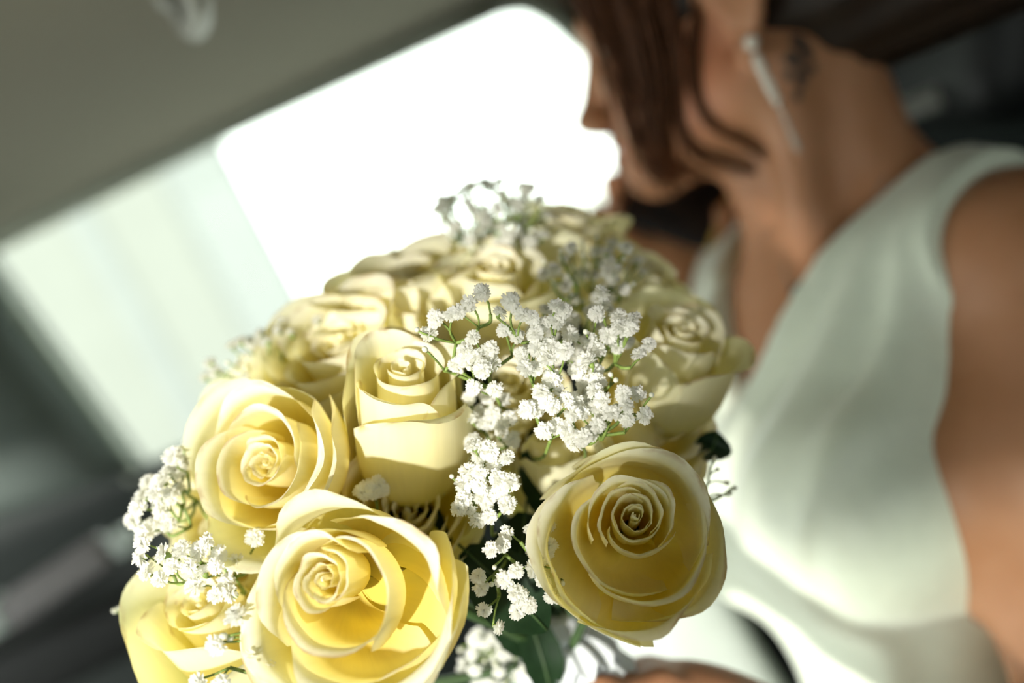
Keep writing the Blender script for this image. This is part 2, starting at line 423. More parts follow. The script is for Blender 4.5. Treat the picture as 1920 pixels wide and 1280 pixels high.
# ------------------------------------------------------------------ solid shapes by distance field
class Field:
    def __init__(s, lo, hi, h):
        s.lo = np.array(lo, float); s.h = h
        s.n = np.ceil((np.array(hi) - s.lo) / h).astype(int) + 1
        s.V = np.full(s.n, 0.2, np.float32)
        s.ax = [s.lo[i] + h * np.arange(s.n[i]) for i in range(3)]
    def box(s, lo, hi):
        i0 = np.clip(np.floor((np.asarray(lo) - s.lo) / s.h).astype(int), 0, s.n - 1); i1 = np.clip(np.ceil((np.asarray(hi) - s.lo) / s.h).astype(int) + 1, 1, s.n)
        sl = tuple(slice(a, b) for a, b in zip(i0, i1))
        g = np.stack(np.meshgrid(*[s.ax[k][sl[k]] for k in range(3)], indexing='ij'), -1)
        return sl, g
    def add(s, fn, lo, hi, k=0.02, sub=False):
        m = k + 2 * s.h + 0.004
        sl, g = s.box(np.asarray(lo) - m, np.asarray(hi) + m)
        if 0 in s.V[sl].shape: return
        d = fn(g).astype(np.float32); a = s.V[sl]
        if sub: a, d = -a, d
        h = np.clip(0.5 + 0.5 * (a - d) / k, 0, 1)
        r = a * (1 - h) + d * h - k * h * (1 - h)
        s.V[sl] = -r if sub else r
    def cone(s, a, b, r1, r2, k=0.02, sub=False):
        a = np.asarray(a, float); b = np.asarray(b, float); R = max(r1, r2)
        def f(g):
            ba = b - a; t = np.clip(((g - a) @ ba) / (ba @ ba), 0, 1)
            return np.linalg.norm(g - a - t[..., None] * ba, axis=-1) - (r1 + (r2 - r1) * t)
        s.add(f, np.minimum(a, b) - R, np.maximum(a, b) + R, k, sub)
    def chain(s, P, R, k=0.01):
        for i in range(len(P) - 1): s.cone(P[i], P[i + 1], R[i], R[i + 1], k)
    def ell(s, ctr, A, rad, k=0.02, sub=False):
        ctr = np.asarray(ctr, float); A = np.asarray(A, float); rad = np.asarray(rad, float); R = max(rad)
        def f(g):
            q = (g - ctr) @ A.T
            k0 = np.linalg.norm(q / rad, axis=-1); k1 = np.linalg.norm(q / rad ** 2, axis=-1) + 1e-9
            return k0 * (k0 - 1) / k1
        s.add(f, ctr - R, ctr + R, k, sub)
    def mesh(s, V=None):
        V = s.V if V is None else V
        ins = V < 0; n = np.array(V.shape); cn = n - 1
        cnt = np.zeros(cn, np.int8)
        offs = [(i, j, k) for i in (0, 1) for j in (0, 1) for k in (0, 1)]
        def sub(A, o): return A[o[0]:o[0] + cn[0], o[1]:o[1] + cn[1], o[2]:o[2] + cn[2]]
        for o in offs: cnt += sub(ins, o)
        act = (cnt > 0) & (cnt < 8); idx = np.argwhere(act)
        lut = np.full(cn, -1, np.int64); lut[act] = np.arange(len(idx))
        acc = np.zeros((len(idx), 3)); num = np.zeros(len(idx))
        for a in range(3):
            for o in offs:
                if o[a]: continue
                o2 = list(o); o2[a] = 1
                p = idx + np.array(o); q = idx + np.array(o2)
                va = V[p[:, 0], p[:, 1], p[:, 2]]; vb = V[q[:, 0], q[:, 1], q[:, 2]]
                cr = (va < 0) != (vb < 0)
                t = np.where(cr, va / np.where(va == vb, 1, va - vb), 0)
                pt = np.array(o, float)[None] + np.zeros((len(idx), 3)); pt[:, a] += t
                acc[cr] += pt[cr]; num[cr] += 1
        P = s.lo + s.h * (idx + acc / num[:, None])
        F = []
        for a in range(3):
            b, cc = (a + 1) % 3, (a + 2) % 3
            A0 = [slice(None)] * 3; A1 = [slice(None)] * 3
            A0[a] = slice(0, n[a] - 1); A1[a] = slice(1, n[a])
            diff = ins[tuple(A0)] != ins[tuple(A1)]
            e = np.argwhere(diff)
            ok = (e[:, b] > 0) & (e[:, cc] > 0) & (e[:, b] < n[b] - 1) & (e[:, cc] < n[cc] - 1); e = e[ok]
            flip = ins[e[:, 0], e[:, 1], e[:, 2]]
            q = []
            for db, dc in ((-1, -1), (0, -1), (0, 0), (-1, 0)):
                f = e.copy(); f[:, b] += db; f[:, cc] += dc
                q.append(lut[f[:, 0], f[:, 1], f[:, 2]])
            q = np.stack(q, 1); q[~flip] = q[~flip][:, ::-1]
            F.append(q)
        F = np.concatenate(F); F = F[(F >= 0).all(1)]
        return P, F

def mesh_np(name, P, F, mat, parent, world=True):
    Pw = CAM_LOC + P @ BASIS if world else P
    base = np.array(parent_loc(parent)) if parent else np.zeros(3)
    me = bpy.data.meshes.new(name)
    me.vertices.add(len(Pw)); me.vertices.foreach_set('co', (Pw - base).astype(np.float32).ravel())
    me.loops.add(F.size); me.loops.foreach_set('vertex_index', F[:, ::-1].astype(np.int32).ravel())
    me.polygons.add(len(F)); me.polygons.foreach_set('loop_start', np.arange(0, F.size, 4, dtype=np.int32))
    me.update(calc_edges=True); me.validate()
    me.polygons.foreach_set('use_smooth', np.ones(len(me.polygons), bool)); me.materials.append(mat)
    o = bpy.data.objects.new(name, me); col.objects.link(o)
    if parent: o.parent = parent
    return o

# ------------------------------------------------------------------ the woman
def unit(v): v = np.asarray(v, float); return v / np.linalg.norm(v)
_ha, _hy = math.radians(21), math.radians(27)   # head tilt with the car, and turned away from the camera
HU = np.array([-math.sin(_ha), math.cos(_ha), 0.0])
HF = math.cos(_hy) * np.array([-math.cos(_ha), -math.sin(_ha), 0]) + math.sin(_hy) * np.array([0, 0, 1.0])
HS = np.cross(HU, HF)
if HS[2] > 0: HS = -HS
HSC = 1.0
E = c(1405, 92, .61) - HSC * (-.010 * HF - .022 * HU + .078 * HS)   # midway between the ears
def hp(f, u, s=0.0): return E + HSC * (f * HF + u * HU + s * HS)
HA = np.stack([HF, HU, HS])
Mid = c(1597, 381, .70)
TL = unit((.40, .064, -.913)); TU = np.array([0.0, 1.0, 0.0]); TU = unit(TU - TL * TU.dot(TL)); TF = np.cross(TU, TL)
if TF[0] > 0: TF = -TF
TA = np.stack([TL, TF, TU])
def tp(l, f, u): return Mid + l * TL + f * TF + u * TU

def torso(fd, g=0.0):
    """trunk shape, grown by g"""
    fd.ell(tp(0, -.012, -.15), TA, (.130 + g, .084 + g, .17 + g), .03)
    for s in (-1, 1):
        fd.cone(tp(s * .035, -.02, -.02), tp(s * .145, -.01, -.055), .040 + g, .042 + g, .03)     # trapezius to shoulder
        fd.ell(tp(s * .070, .066 if s > 0 else .050, -.200), TA, (.060 + g, .056 + g, .062 + g), .045)
        fd.cone(tp(s * .02, .052, -.062), tp(s * .13, .02, -.045), .014 + g, .014 + g, .03)         # collar bone
    fd.ell(tp(0, .03, -.12), TA, (.10 + g, .055 + g, .09 + g), .03)
    fd.cone(tp(0, -.045, -.27), tp(0, -.07, -.42), .076 + g, .074 + g, .03)
    fd.ell(tp(0, -.06, -.54), TA, (.165 + g, .11 + g, .13 + g), .05)

lo = (-.32, -.80, .36); hi = (.52, .40, 1.02)
def body_field():
    fd = Field(lo, hi, 0.0042)
    torso(fd)
    # neck and head
    fd.cone(hp(-.022, -.03), tp(0, -.005, -.02), .052, .058, .03)
    fd.cone(hp(.028, -.062), tp(0, .040, -.06), .024, .020, .03)                                     # throat
    fd.cone(hp(-.02, -.035, .055), tp(.025, .055, -.055), .016, .010, .02)                            # neck muscle, near side
    fd.cone(hp(-.02, -.035, -.055), tp(-.025, .055, -.055), .016, .010, .02)
    fd.ell(hp(-.012, .055), HA, (.098, .085, .076), .02)
    fd.ell(hp(.045, .014), HA, (.064, .078, .062), .03)
    for s in (-1, 1):
        fd.cone(hp(.012, -.036, s * .048), hp(.092, -.060, s * .010), .022, .014, .03)
        fd.ell(hp(.070, -.02, s * .036), HA, (.026, .026, .022), .02)                                # cheek
        fd.ell(hp(.118, -.012, s * .011), HA, (.011, .008, .008), .006)                              # nostril wing
        fd.ell(hp(.098, .030, s * .033), HA, (.014, .012, .016), .012, sub=True)                     # eye socket
        fd.ell(hp(.080, .036, s * .033), HA, (.0135, .006, .015), .003); fd.ell(hp(.079, .023, s * .033), HA, (.013, .005, .014), .003)   # eyelids
        # ear: bowl, rim, lobe
        fd.ell(hp(-.012, .012, s * .074), np.stack([unit(HF * .9 + HS * s * -.35), HU, unit(HS * s * .9 + HF * .35)]), (.019, .030, .007), .006)
        rim = [hp(.004, .018, s * .075), hp(-.006, .040, s * .080), hp(-.026, .036, s * .087), hp(-.030, .012, s * .088), hp(-.020, -.008, s * .082)]
        fd.chain(rim, [.004, .0045, .0048, .0045, .005], .005)
        fd.ell(hp(-.010, -.022, s * .078), HA, (.010, .011, .006), .006)
        fd.ell(hp(-.008, .012, s * .083), HA, (.008, .012, .006), .004, sub=True)
    fd.cone(hp(.100, .040), hp(.126, -.004), .009, .0095, .012)                                     # nose
    fd.ell(hp(.130, -.004), HA, (.009, .009, .010), .006)
    fd.ell(hp(.106, -.027), HA, (.013, .007, .019), .005)                                           # lips
    fd.ell(hp(.103, -.039), HA, (.012, .007, .017), .005)
    fd.ell(hp(.096, -.058), HA, (.017, .015, .020), .012)                                           # chin
    fd.ell(hp(.093, .048), HA, (.012, .012, .05), .015)                                             # brow
    # near arm: shoulder, upper arm, forearm to the bouquet handle
    sh = c(1962, 560, .585); el = c(2120, 1440, .54); wr = c(1500, 1470, .482)
    fd.chain([tp(.13, -.01, -.06), sh, c(1925, 860, .575), el], [.046, .056, .054, .040], .03)
    fd.chain([el, c(1800, 1470, .50), wr], [.041, .040, .027], .02)
    # hand closed round the handle
    pal = c(1290, 1366, 0.474)
    fd.chain([wr, c(1400, 1406, 0.478), pal], [.027, .028, .026], .015)
    fd.ell(pal, np.eye(3), (.038, .030, .022), .015)
    for i in range(4):
        o = np.array([0.003 * i, -.017 * i, 0.0])
        b = c(1235, 1291, 0.462) + o
        fd.chain([c(1300, 1336, 0.464) + o, b, c(1130, 1306, 0.444) + o, c(1060, 1346, 0.448) + o, c(1075, 1381, 0.464) + o], [.0105, .0098, .0088, .0082, .0075], .006)
    fd.chain([c(1290, 1316, 0.477), c(1215, 1278, 0.490), c(1130, 1291, 0.499)], [.0125, .011, .0088], .008)
    # far arm lifting the telephone
    fs = tp(-.165, -.01, -.065); fe = c(1330, 1020, .92); fw = c(1245, 590, .81)
    fd.chain([tp(-.13, -.01, -.06), fs, fe], [.044, .046, .036], .03)
    fd.chain([fe, c(1275, 760, .85), fw], [.038, .036, .026], .02)
    pc = c(1258, 490, .812)
    fd.chain([fw, c(1248, 545, .808), pc], [.026, .027, .028], .015)
    fd.ell(pc, np.stack([unit((.8, -.3, 0)), unit((.3, .9, .2)), np.array([0, 0, 1.0])]), (.042, .036, .017), .015)
    fd.chain([c(1205, 480, .800), c(1152, 438, .790), c(1122, 400, .772)], [.0125, .0105, .0085], .008)
    fd.chain([c(1215, 450, .815), c(1160, 390, .806), c(1146, 340, .786)], [.0115, .0098, .008], .006)
    fd.chain([c(1225, 430, .822), c(1185, 355, .822), c(1165, 300, .800)], [.0115, .0098, .008], .006)
    fd.chain([c(1235, 420, .826), c(1205, 330, .832), c(1190, 285, .812)], [.011, .0095, .008], .006)
    fd.chain([c(1310, 505, .806), c(1350, 455, .786), c(1358, 400, .776)], [.014, .0115, .009], .008)
    # thighs and shins on the bench
    down = cdir_inv = BASIS @ np.array([0, 0, -1.0]); fwdc = BASIS @ np.array([-1.0, 0.05, 0])
    for s in (-1, 1):
        hipj = tp(s * .085, -.04, -.56); kn = hipj + fwdc * .40 + down * .02 + np.array([0, 0, s * -.03])
        fd.chain([hipj, kn], [.082, .058], .04)
    return fd

def skin_mat():
    m, nt, b, out = new_mat('light warm skin')
    N = nt.nodes.new; L = nt.links.new
    tc = N('ShaderNodeTexCoord')
    nz = N('ShaderNodeTexNoise'); nz.inputs['Scale'].default_value = 35; L(tc.outputs['Object'], nz.inputs['Vector'])
    rp = N('ShaderNodeValToRGB'); e = rp.color_ramp.elements
    e[0].position = .3; e[1].position = .7; e[0].color = (0.43, 0.200, 0.098, 1); e[1].color = (0.49, 0.242, 0.130, 1)
    L(nz.outputs['Fac'], rp.inputs['Fac'])
    cur = rp.outputs['Color']
    base = np.array(parent_loc(woman))
    def spot(p, r, colr, amt, prev, soft=.5):
        ds = N('ShaderNodeVectorMath'); ds.operation = 'DISTANCE'; L(tc.outputs['Object'], ds.inputs[0]); ds.inputs[1].default_value = tuple(cw(p) - base)
        mr = N('ShaderNodeMapRange'); mr.inputs['From Min'].default_value = r; mr.inputs['From Max'].default_value = r * soft; mr.inputs['To Max'].default_value = amt
        L(ds.outputs['Value'], mr.inputs['Value'])
        mx = N('ShaderNodeMix'); mx.data_type = 'RGBA'; L(mr.outputs['Result'], mx.inputs['Factor']); L(prev, mx.inputs['A']); mx.inputs['B'].default_value = (*colr, 1)
        return mx.outputs['Result']
    for u in (-.027, -.039): cur = spot(hp(.112, u), .019, (.42, .12, .10), .8, cur)
    cur = spot(hp(.045, -.012, .060), .060, (.72, .26, .14), .85, cur, .2)
    for px, py, r in ((1497, 82, .0085), (1512, 100, .007), (1486, 108, .0065), (1503, 118, .0055), (1507, 138, .0055), (1520, 128, .005), (1492, 146, .0055), (1480, 140, .0045), (1500, 160, .0045), (1494, 180, .0042)):
        cur = spot(TATTOO(px, py), r, (.025, .034, .034), .85, cur, .6)
    L(cur, b.inputs['Base Color'])
    b.inputs['Roughness'].default_value = .5; b.inputs['Specular IOR Level'].default_value = .35
    b.inputs['Subsurface Weight'].default_value = .15; b.inputs['Subsurface Radius'].default_value = (.01, .004, .002); b.inputs['Subsurface Scale'].default_value = 1.0
    return m

woman = empty('person', cw(tp(0, 0, -.66)))
tag(woman, 'woman in ivory V-neck dress sitting in profile, holding a telephone to her face', 'person')
FB = body_field()
PB, QB = FB.mesh()
def first_hit(px, py):
    """front of the body along a photo direction"""
    dz = np.arange(.45, .9, .002); P = np.stack([c(px, py, d) for d in dz])
    i = np.round((P - FB.lo) / FB.h).astype(int); ok = ((i >= 0) & (i < FB.n)).all(1)
    v = np.where(ok, FB.V[tuple(np.clip(i, 0, FB.n - 1).T)], 1); k = np.argmax(v < 0)
    return P[k] if (v < 0).any() else c(px, py, .65)
TATTOO = first_hit
M['skin'] = skin_mat()
mesh_np('body', PB, QB, M['skin'], woman)

# dress: the trunk grown a little, cut by neckline and armholes, with soft folds
def dress():
    fd = Field(lo, hi, 0.0042); torso(fd, .0065)
    fd.ell(tp(0, .035, -.200), TA, (.09, .070, .050), .05)             # cloth bridges the bust
    X, Y, Z = np.meshgrid(*fd.ax, indexing='ij'); G = np.stack([X, Y, Z], -1) - Mid
    l = G @ TL; f = G @ TF; u = G @ TU
    V = fd.V
    # folds running from the strap to the bust
    ang = np.arctan2(l - .10, -(u - .03)); V -= (0.0030 * np.sin(ang * 26 + 8 * f) * np.clip((-u - .02) / .08, 0, 1) * np.clip((u + .30) / .1, 0, 1)).astype(np.float32)
    # overlapping upper layer of the bodice
    def hit(px, py):
        dz = np.arange(.45, .8, .002); P_ = np.stack([c(px, py, d) for d in dz]); i = np.clip(np.round((P_ - fd.lo) / fd.h).astype(int), 0, fd.n - 1)
        return P_[np.argmax(V[tuple(i.T)] < 0)]
    q0, q1, q2 = hit(1680, 770), hit(1600, 870), hit(1500, 1010)
    nv_ = unit(np.cross(q1 - q0, q2 - q0) + .25 * np.cross(q2 - q0, TF)); nv_ = nv_ if nv_ @ TU > 0 else -nv_
    edge = (np.stack([X, Y, Z], -1) - q1) @ nv_
    V -= (0.008 / (1 + np.exp(np.clip(-edge / .0018, -40, 40)))).astype(np.float32)
    ub = -.150
    hw = .078 * np.clip((u - ub) / (-ub), 0, 2)
    neck = np.where(u > ub, hw - np.abs(l), -.2)                     # positive inside the V
    cut = np.where(f > -.03, neck, np.where(u > -.06, .075 - np.abs(l), -.2))
    V2 = np.maximum(V, cut * .7)
    arm = np.abs(l) - np.interp(u, [-.5, -.19, -.15, -.10, -.05, .0, .05], [.5, .5, .150, .128, .120, .120, .120])
    V2 = np.maximum(V2, arm * .7)
    return fd, V2.astype(np.float32)
fd, V2 = dress(); P, Q = fd.mesh(V2)
dr = mesh_np('dress', P, Q, M['dress'], woman); tag(dr, 'ivory satin V-neck dress with wrapped bodice')
# skirt heaped over the lap
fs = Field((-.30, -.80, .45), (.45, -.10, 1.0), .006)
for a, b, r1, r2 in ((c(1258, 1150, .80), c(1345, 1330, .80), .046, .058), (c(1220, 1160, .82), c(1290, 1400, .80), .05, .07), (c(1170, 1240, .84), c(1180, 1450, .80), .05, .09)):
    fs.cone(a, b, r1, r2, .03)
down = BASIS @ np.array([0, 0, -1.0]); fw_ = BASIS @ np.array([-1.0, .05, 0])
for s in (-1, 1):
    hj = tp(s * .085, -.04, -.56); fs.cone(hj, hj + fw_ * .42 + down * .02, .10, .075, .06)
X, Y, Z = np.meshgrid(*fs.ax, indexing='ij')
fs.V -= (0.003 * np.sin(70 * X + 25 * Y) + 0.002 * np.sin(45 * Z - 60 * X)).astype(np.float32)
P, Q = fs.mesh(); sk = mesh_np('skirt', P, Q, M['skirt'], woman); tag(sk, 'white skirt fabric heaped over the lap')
# eyes
for s in (-1, 1):
    obj('eye', *ellipsoid(cw(hp(.0785, .030, s * .033)), [cdir(HF * .0125), cdir(HU * .009), cdir(HS * .0125)]), M['eye'], woman)

# hair
fh = Field((.0, .05, .50), (.50, .48, .95), .005)
fh.ell(hp(-.02, .062), HA, (.112, .098, .088), .02)
fh.ell(hp(-.135, .045), HA, (.062, .060, .066), .03)                  # gathered at the back
fh.cone(hp(-.07, .0), hp(-.155, -.01), .058, .05, .03)
fh.ell(hp(.085, -.02), HA, (.075, .080, .10), .01, sub=True)
fh.ell(hp(-.010, .008, .086), HA, (.032, .038, .03), .01, sub=True)
X, Y, Z = np.meshgrid(*fh.ax, indexing='ij')
G_ = np.stack([X, Y, Z], -1) - E; fh.V -= (.0016 * np.sin(260 * (G_ @ HS) + 90 * (G_ @ HU))).astype(np.float32)
P, Q = fh.mesh(); mesh_np('hair', P, Q, M['hair_dark'], woman)
locks = [
    ([(1085, -110), (1118, 0), (1150, 90), (1185, 180), (1205, 260), (1222, 315), (1250, 340)], .0065, 26),
    ([(1140, -110), (1165, 0), (1190, 90), (1212, 180), (1222, 250), (1235, 305), (1270, 335)], .0075, 30),
    ([(1190, -110), (1215, 0), (1238, 90), (1248, 180), (1250, 250), (1262, 300), (1310, 325)], .0065, 26),
    ([(1110, -110), (1150, 20), (1185, 110), (1218, 200), (1228, 270), (1240, 325)], .006, 20),
    ([(1235, -110), (1255, 0), (1262, 60), (1262, 150), (1268, 220), (1300, 280), (1370, 310), (1410, 318)], .004, 16),
    ([(1310, -110), (1305, 20), (1296, 110), (1302, 180), (1335, 240), (1390, 268), (1432, 300)], .0028, 10),
    ([(1060, -110), (1080, -20), (1108, 40), (1140, 100)], .005, 16),
]
for path, spread_, n in locks:
    parts = []
    base_p = []
    for i, (x, y) in enumerate(path):
        p = first_hit(x, y) if y > 0 else None
        d = min(p[2] if p is not None else .63, .70) - .005
        base_p.append([x, y, d])
    base_p = np.array(base_p)
    base_p[:, 2] = np.convolve(np.pad(base_p[:, 2], 1, mode='edge'), [.25, .5, .25], 'valid')
    ctr = np.array([c(*q) for q in base_p])
    for _ in range(n):
        o = RNG.normal(0, 1, 3) * spread_ * np.array([1, 1, .55]); w = RNG.uniform(.5, 1.0)
        P = spline(ctr, 22); t = np.linspace(0, 1, 22)[:, None]
        P = P + o * (0.7 + .5 * np.sin(t * 3.0 + RNG.uniform(0, 6)))
        parts.append(tube(cw(P), np.linspace(.0020, .0007, 22) * w, 5))
    obj('hair_lock', *join(parts), M['hair'], woman)

# earring
e0 = first_hit(1405, 84) + np.array([0, 0, -.005])
er = obj('earring', *ellipsoid(cw(e0), [cdir((.0048, 0, 0)), cdir((0, .0048, 0)), cdir((0, 0, .0048))], 12, 8), M['pearl'], woman)
ew = spline([c(1420, 112, e0[2]), c(1440, 155, e0[2] + .002), c(1462, 200, e0[2] + .004), (c(1482, 245, e0[2] + .008)), c(1496, 278, e0[2] + .010)], 15)
obj('chain', *tube(cw(np.vstack([e0, ew])), .0007, 5), M['silver'], er)
for i, p in enumerate(ew):
    r = (.0034 if i < 7 else .0016) * RNG.uniform(.8, 1.1)
    obj('bead', *ellipsoid(cw(p), [cdir((r, 0, 0)), cdir((0, r * 1.3, 0)), cdir((0, 0, r))], 8, 6), M['pearl'] if i < 7 else M['silver'], er)
# necklace
nk = [first_hit(x, y) + np.array([0, 0, -.0015]) for x, y in ((1660, 330), (1620, 400), (1570, 470), (1525, 515), (1488, 535), (1470, 510), (1460, 470))]
nl = obj('necklace', *tube(cw(spline(nk, 40)), .0006, 5), M['silver'], woman)
obj('pendant', *ellipsoid(cw(first_hit(1487, 546) + np.array([0, 0, -.003])), [cdir((.0034, 0, 0)), cdir((0, .0046, 0)), cdir((0, 0, .002))], 10, 6), M['dark'], nl)

# telephone
bl, br = c(1160, 411, .776), c(1326, 470, .768)
up_ = unit(np.array([.33, .92, .20])); wx = unit(br - bl); up_ = unit(up_ - wx * up_.dot(wx)); nn = np.cross(wx, up_)
if nn[2] > 0: nn = -nn
hw_ = np.linalg.norm(br - bl) / 2
pc = (bl + br) / 2 + up_ * .072 - nn * .004
ph = empty('telephone', cw(pc)); tag(ph, 'black mobile telephone held beneath the woman\'s chin', 'telephone')
PAX = np.stack([cdir(wx), cdir(up_), cdir(nn)])
obj('case', *rbox(cw(pc), PAX, (hw_, .072, .0042), .004), M['black'], ph)
obj('screen', *rbox(cw(pc + nn * .0042), PAX, (hw_ - .003, .069, .0004), .0003), M['black'], ph)
obj('frame', *tube(cw(np.array([pc + wx * hw_ - up_ * .069, pc + wx * hw_ + up_ * .069])), .0030, 8), M['gold'], ph)

# ------------------------------------------------------------------ roses
def petal(R, phi, w, rt, zt, curl, clen, belly=1.0, tipp=2.4, drop=.28, tuck=.06, ruf=.02, side=0.0, lean=0.0, nu=19, nv=21, seed=0, rb=.10):
    rs_ = np.random.RandomState(seed)
    u = np.linspace(-1, 1, nu)[:, None] * np.ones((1, nv)); v = np.ones((nu, 1)) * np.linspace(0, 1, nv)[None]
    u0 = rs_.uniform(-.28, .28); Lu = 1 - drop * np.abs(u - u0 * (1 - u * u)) ** tipp - .05 * rs_.uniform(-1, 1) * u
    ve = v * Lu
    sp_ = 0.80
    # profile: bezier, then an arc that rolls outward
    def bez(t):
        P0, P1, P2, P3 = np.array([rb * .5, 0]), np.array([max(rb, rt * .95) * belly, zt * .12]), np.array([rt * (1.02 + .10 * (belly - 1)), zt * .62]), np.array([rt, zt])
        t = t[..., None]; return (1 - t) ** 3 * P0 + 3 * (1 - t) ** 2 * t * P1 + 3 * (1 - t) * t * t * P2 + t ** 3 * P3
    tb = np.clip(ve / sp_, 0, 1); q = bez(tb)
    r, z = q[..., 0], q[..., 1]
    P2, P3 = np.array([rt * (1.02 + .10 * (belly - 1)), zt * .62]), np.array([rt, zt])
    th0 = math.atan2(P3[1] - P2[1], P3[0] - P2[0])
    s = np.clip((ve - sp_) / (1 - sp_), 0, 1)
    cu = curl if abs(curl) > 1e-3 else 1e-3
    cu = cu * (1 + .25 * np.sin(2.1 * u + rs_.uniform(0, 6)))
    rad = clen / cu
    r = r + rad * (np.sin(th0) - np.sin(th0 - s * cu)) * -1 * -1
    z = z + rad * (-np.cos(th0) + np.cos(th0 - s * cu)) * 1
    # note: direction (cos th, sin th), th falls from th0 by curl
    # r offset = integral cos(th) ds ; z offset = integral sin(th) ds
    a = rs_.uniform(0, 6, 4)
    ruff = ruf * v ** 2 * (np.sin(4.3 * u + a[0]) + .6 * np.sin(8.1 * u + a[1]) + .3 * np.sin(15 * u + a[2]))
    r = r * (1 + tuck * u) + side * np.abs(u) ** 3 * v ** 2 + ruff
    z = z + ruf * .8 * v ** 3 * np.sin(5.7 * u + a[3])
    gv = .30 + .70 * np.clip(v / .55, 0, 1) ** .8
    ph_ = phi + w * u * gv
    X_ = r * np.cos(ph_); Y_ = r * np.sin(ph_)
    if lean:
        X_ = X_ + lean * math.cos(phi) * z; Y_ = Y_ + lean * math.sin(phi) * z
    V = np.stack([X_, Y_, z], -1).reshape(-1, 3) * R
    F = [(i * nv + j, (i + 1) * nv + j, (i + 1) * nv + j + 1, i * nv + j + 1) for i in range(nu - 1) for j in range(nv - 1)]
    uv = np.stack([(u + 1) / 2, v], -1).reshape(-1, 2)
    return V, F, uv

def frame(axis, spin):
    z = unit(axis); x = np.cross([0.31, 0.2, .93], z)
    if np.linalg.norm(x) < .1: x = np.cross([1, 0, 0], z)
    x = unit(x); y = np.cross(z, x)
    cs, sn = math.cos(spin), math.sin(spin)
    return np.stack([x * cs + y * sn, -x * sn + y * cs, z])      # rows

TIE = at(1060, 1235, .455)                                      # where the stems are bound

def rose(label, px, py, d, Rm, axis, spin=0.0, seed=0, spec=None, extra=(), hero=False, zc=.75, skew=(0, 0)):
    """px, py, d: heart of the flower; axis in (right, up, towards camera)"""
    A = frame(cdir((axis[0], axis[1], -axis[2])), spin)
    base = at(px, py, d) - A[2] * zc * Rm
    root = empty('rose', base); tag(root, label, 'rose', 'yellow roses of the bouquet')
    rs_ = np.random.RandomState(seed)
    def place(V): return V @ A + base
    lst = []
    n = len(spec)
    for i, sp in enumerate(spec):
        kw = dict(sp); k = kw.pop('mat', 'petal')
        lst.append((kw, k))
    for kw in extra:
        kw = dict(kw); lst.append((kw, kw.pop('mat', 'guard')))
    for i, (kw, k) in enumerate(lst):
        res = (23, 25) if hero else (13, 15)
        V, F, uv = petal(Rm, seed=seed * 100 + i, nu=res[0], nv=res[1], **kw)
        off = cdir((skew[0], skew[1], 0)) * min(1, max(0, (kw['rt'] - .3) / .4))
        hgt = np.clip(V[:, 2:3] / (.5 * Rm), 0, 1)
        obj('petal', place(V) + off * hgt, F, M[k], root, uv=uv)
    # green base, sepals and stem
    obj('calyx', *ellipsoid(base - A[2] * .06 * Rm, [A[0] * .16 * Rm, A[1] * .16 * Rm, A[2] * .17 * Rm], 10, 7), M['rose_stem'], root)
    for k in range(5):
        a = k * 1.2566; dv = math.cos(a) * A[0] + math.sin(a) * A[1]; sv = -math.sin(a) * A[0] + math.cos(a) * A[1]
        P = [base + dv * .14 * Rm, base + dv * .34 * Rm - A[2] * .05 * Rm, base + dv * .58 * Rm - A[2] * .22 * Rm]
        W_ = [.09 * Rm, .07 * Rm, .004 * Rm]; V = []; 
        for p, w in zip(P, W_): V += [p - sv * w, p + sv * w]
        obj('sepal', V, [(0, 1, 3, 2), (2, 3, 5, 4)], M['leaf'], root)
    T2 = TIE + (base - TIE) * 0.02
    mid = (base + TIE) / 2 - A[2] * .012
    obj('stem', *tube(spline([base - A[2] * .05 * Rm, base - A[2] * .35 * Rm, mid, T2], 12), .0024, 7), M['rose_stem'], root)
    return root

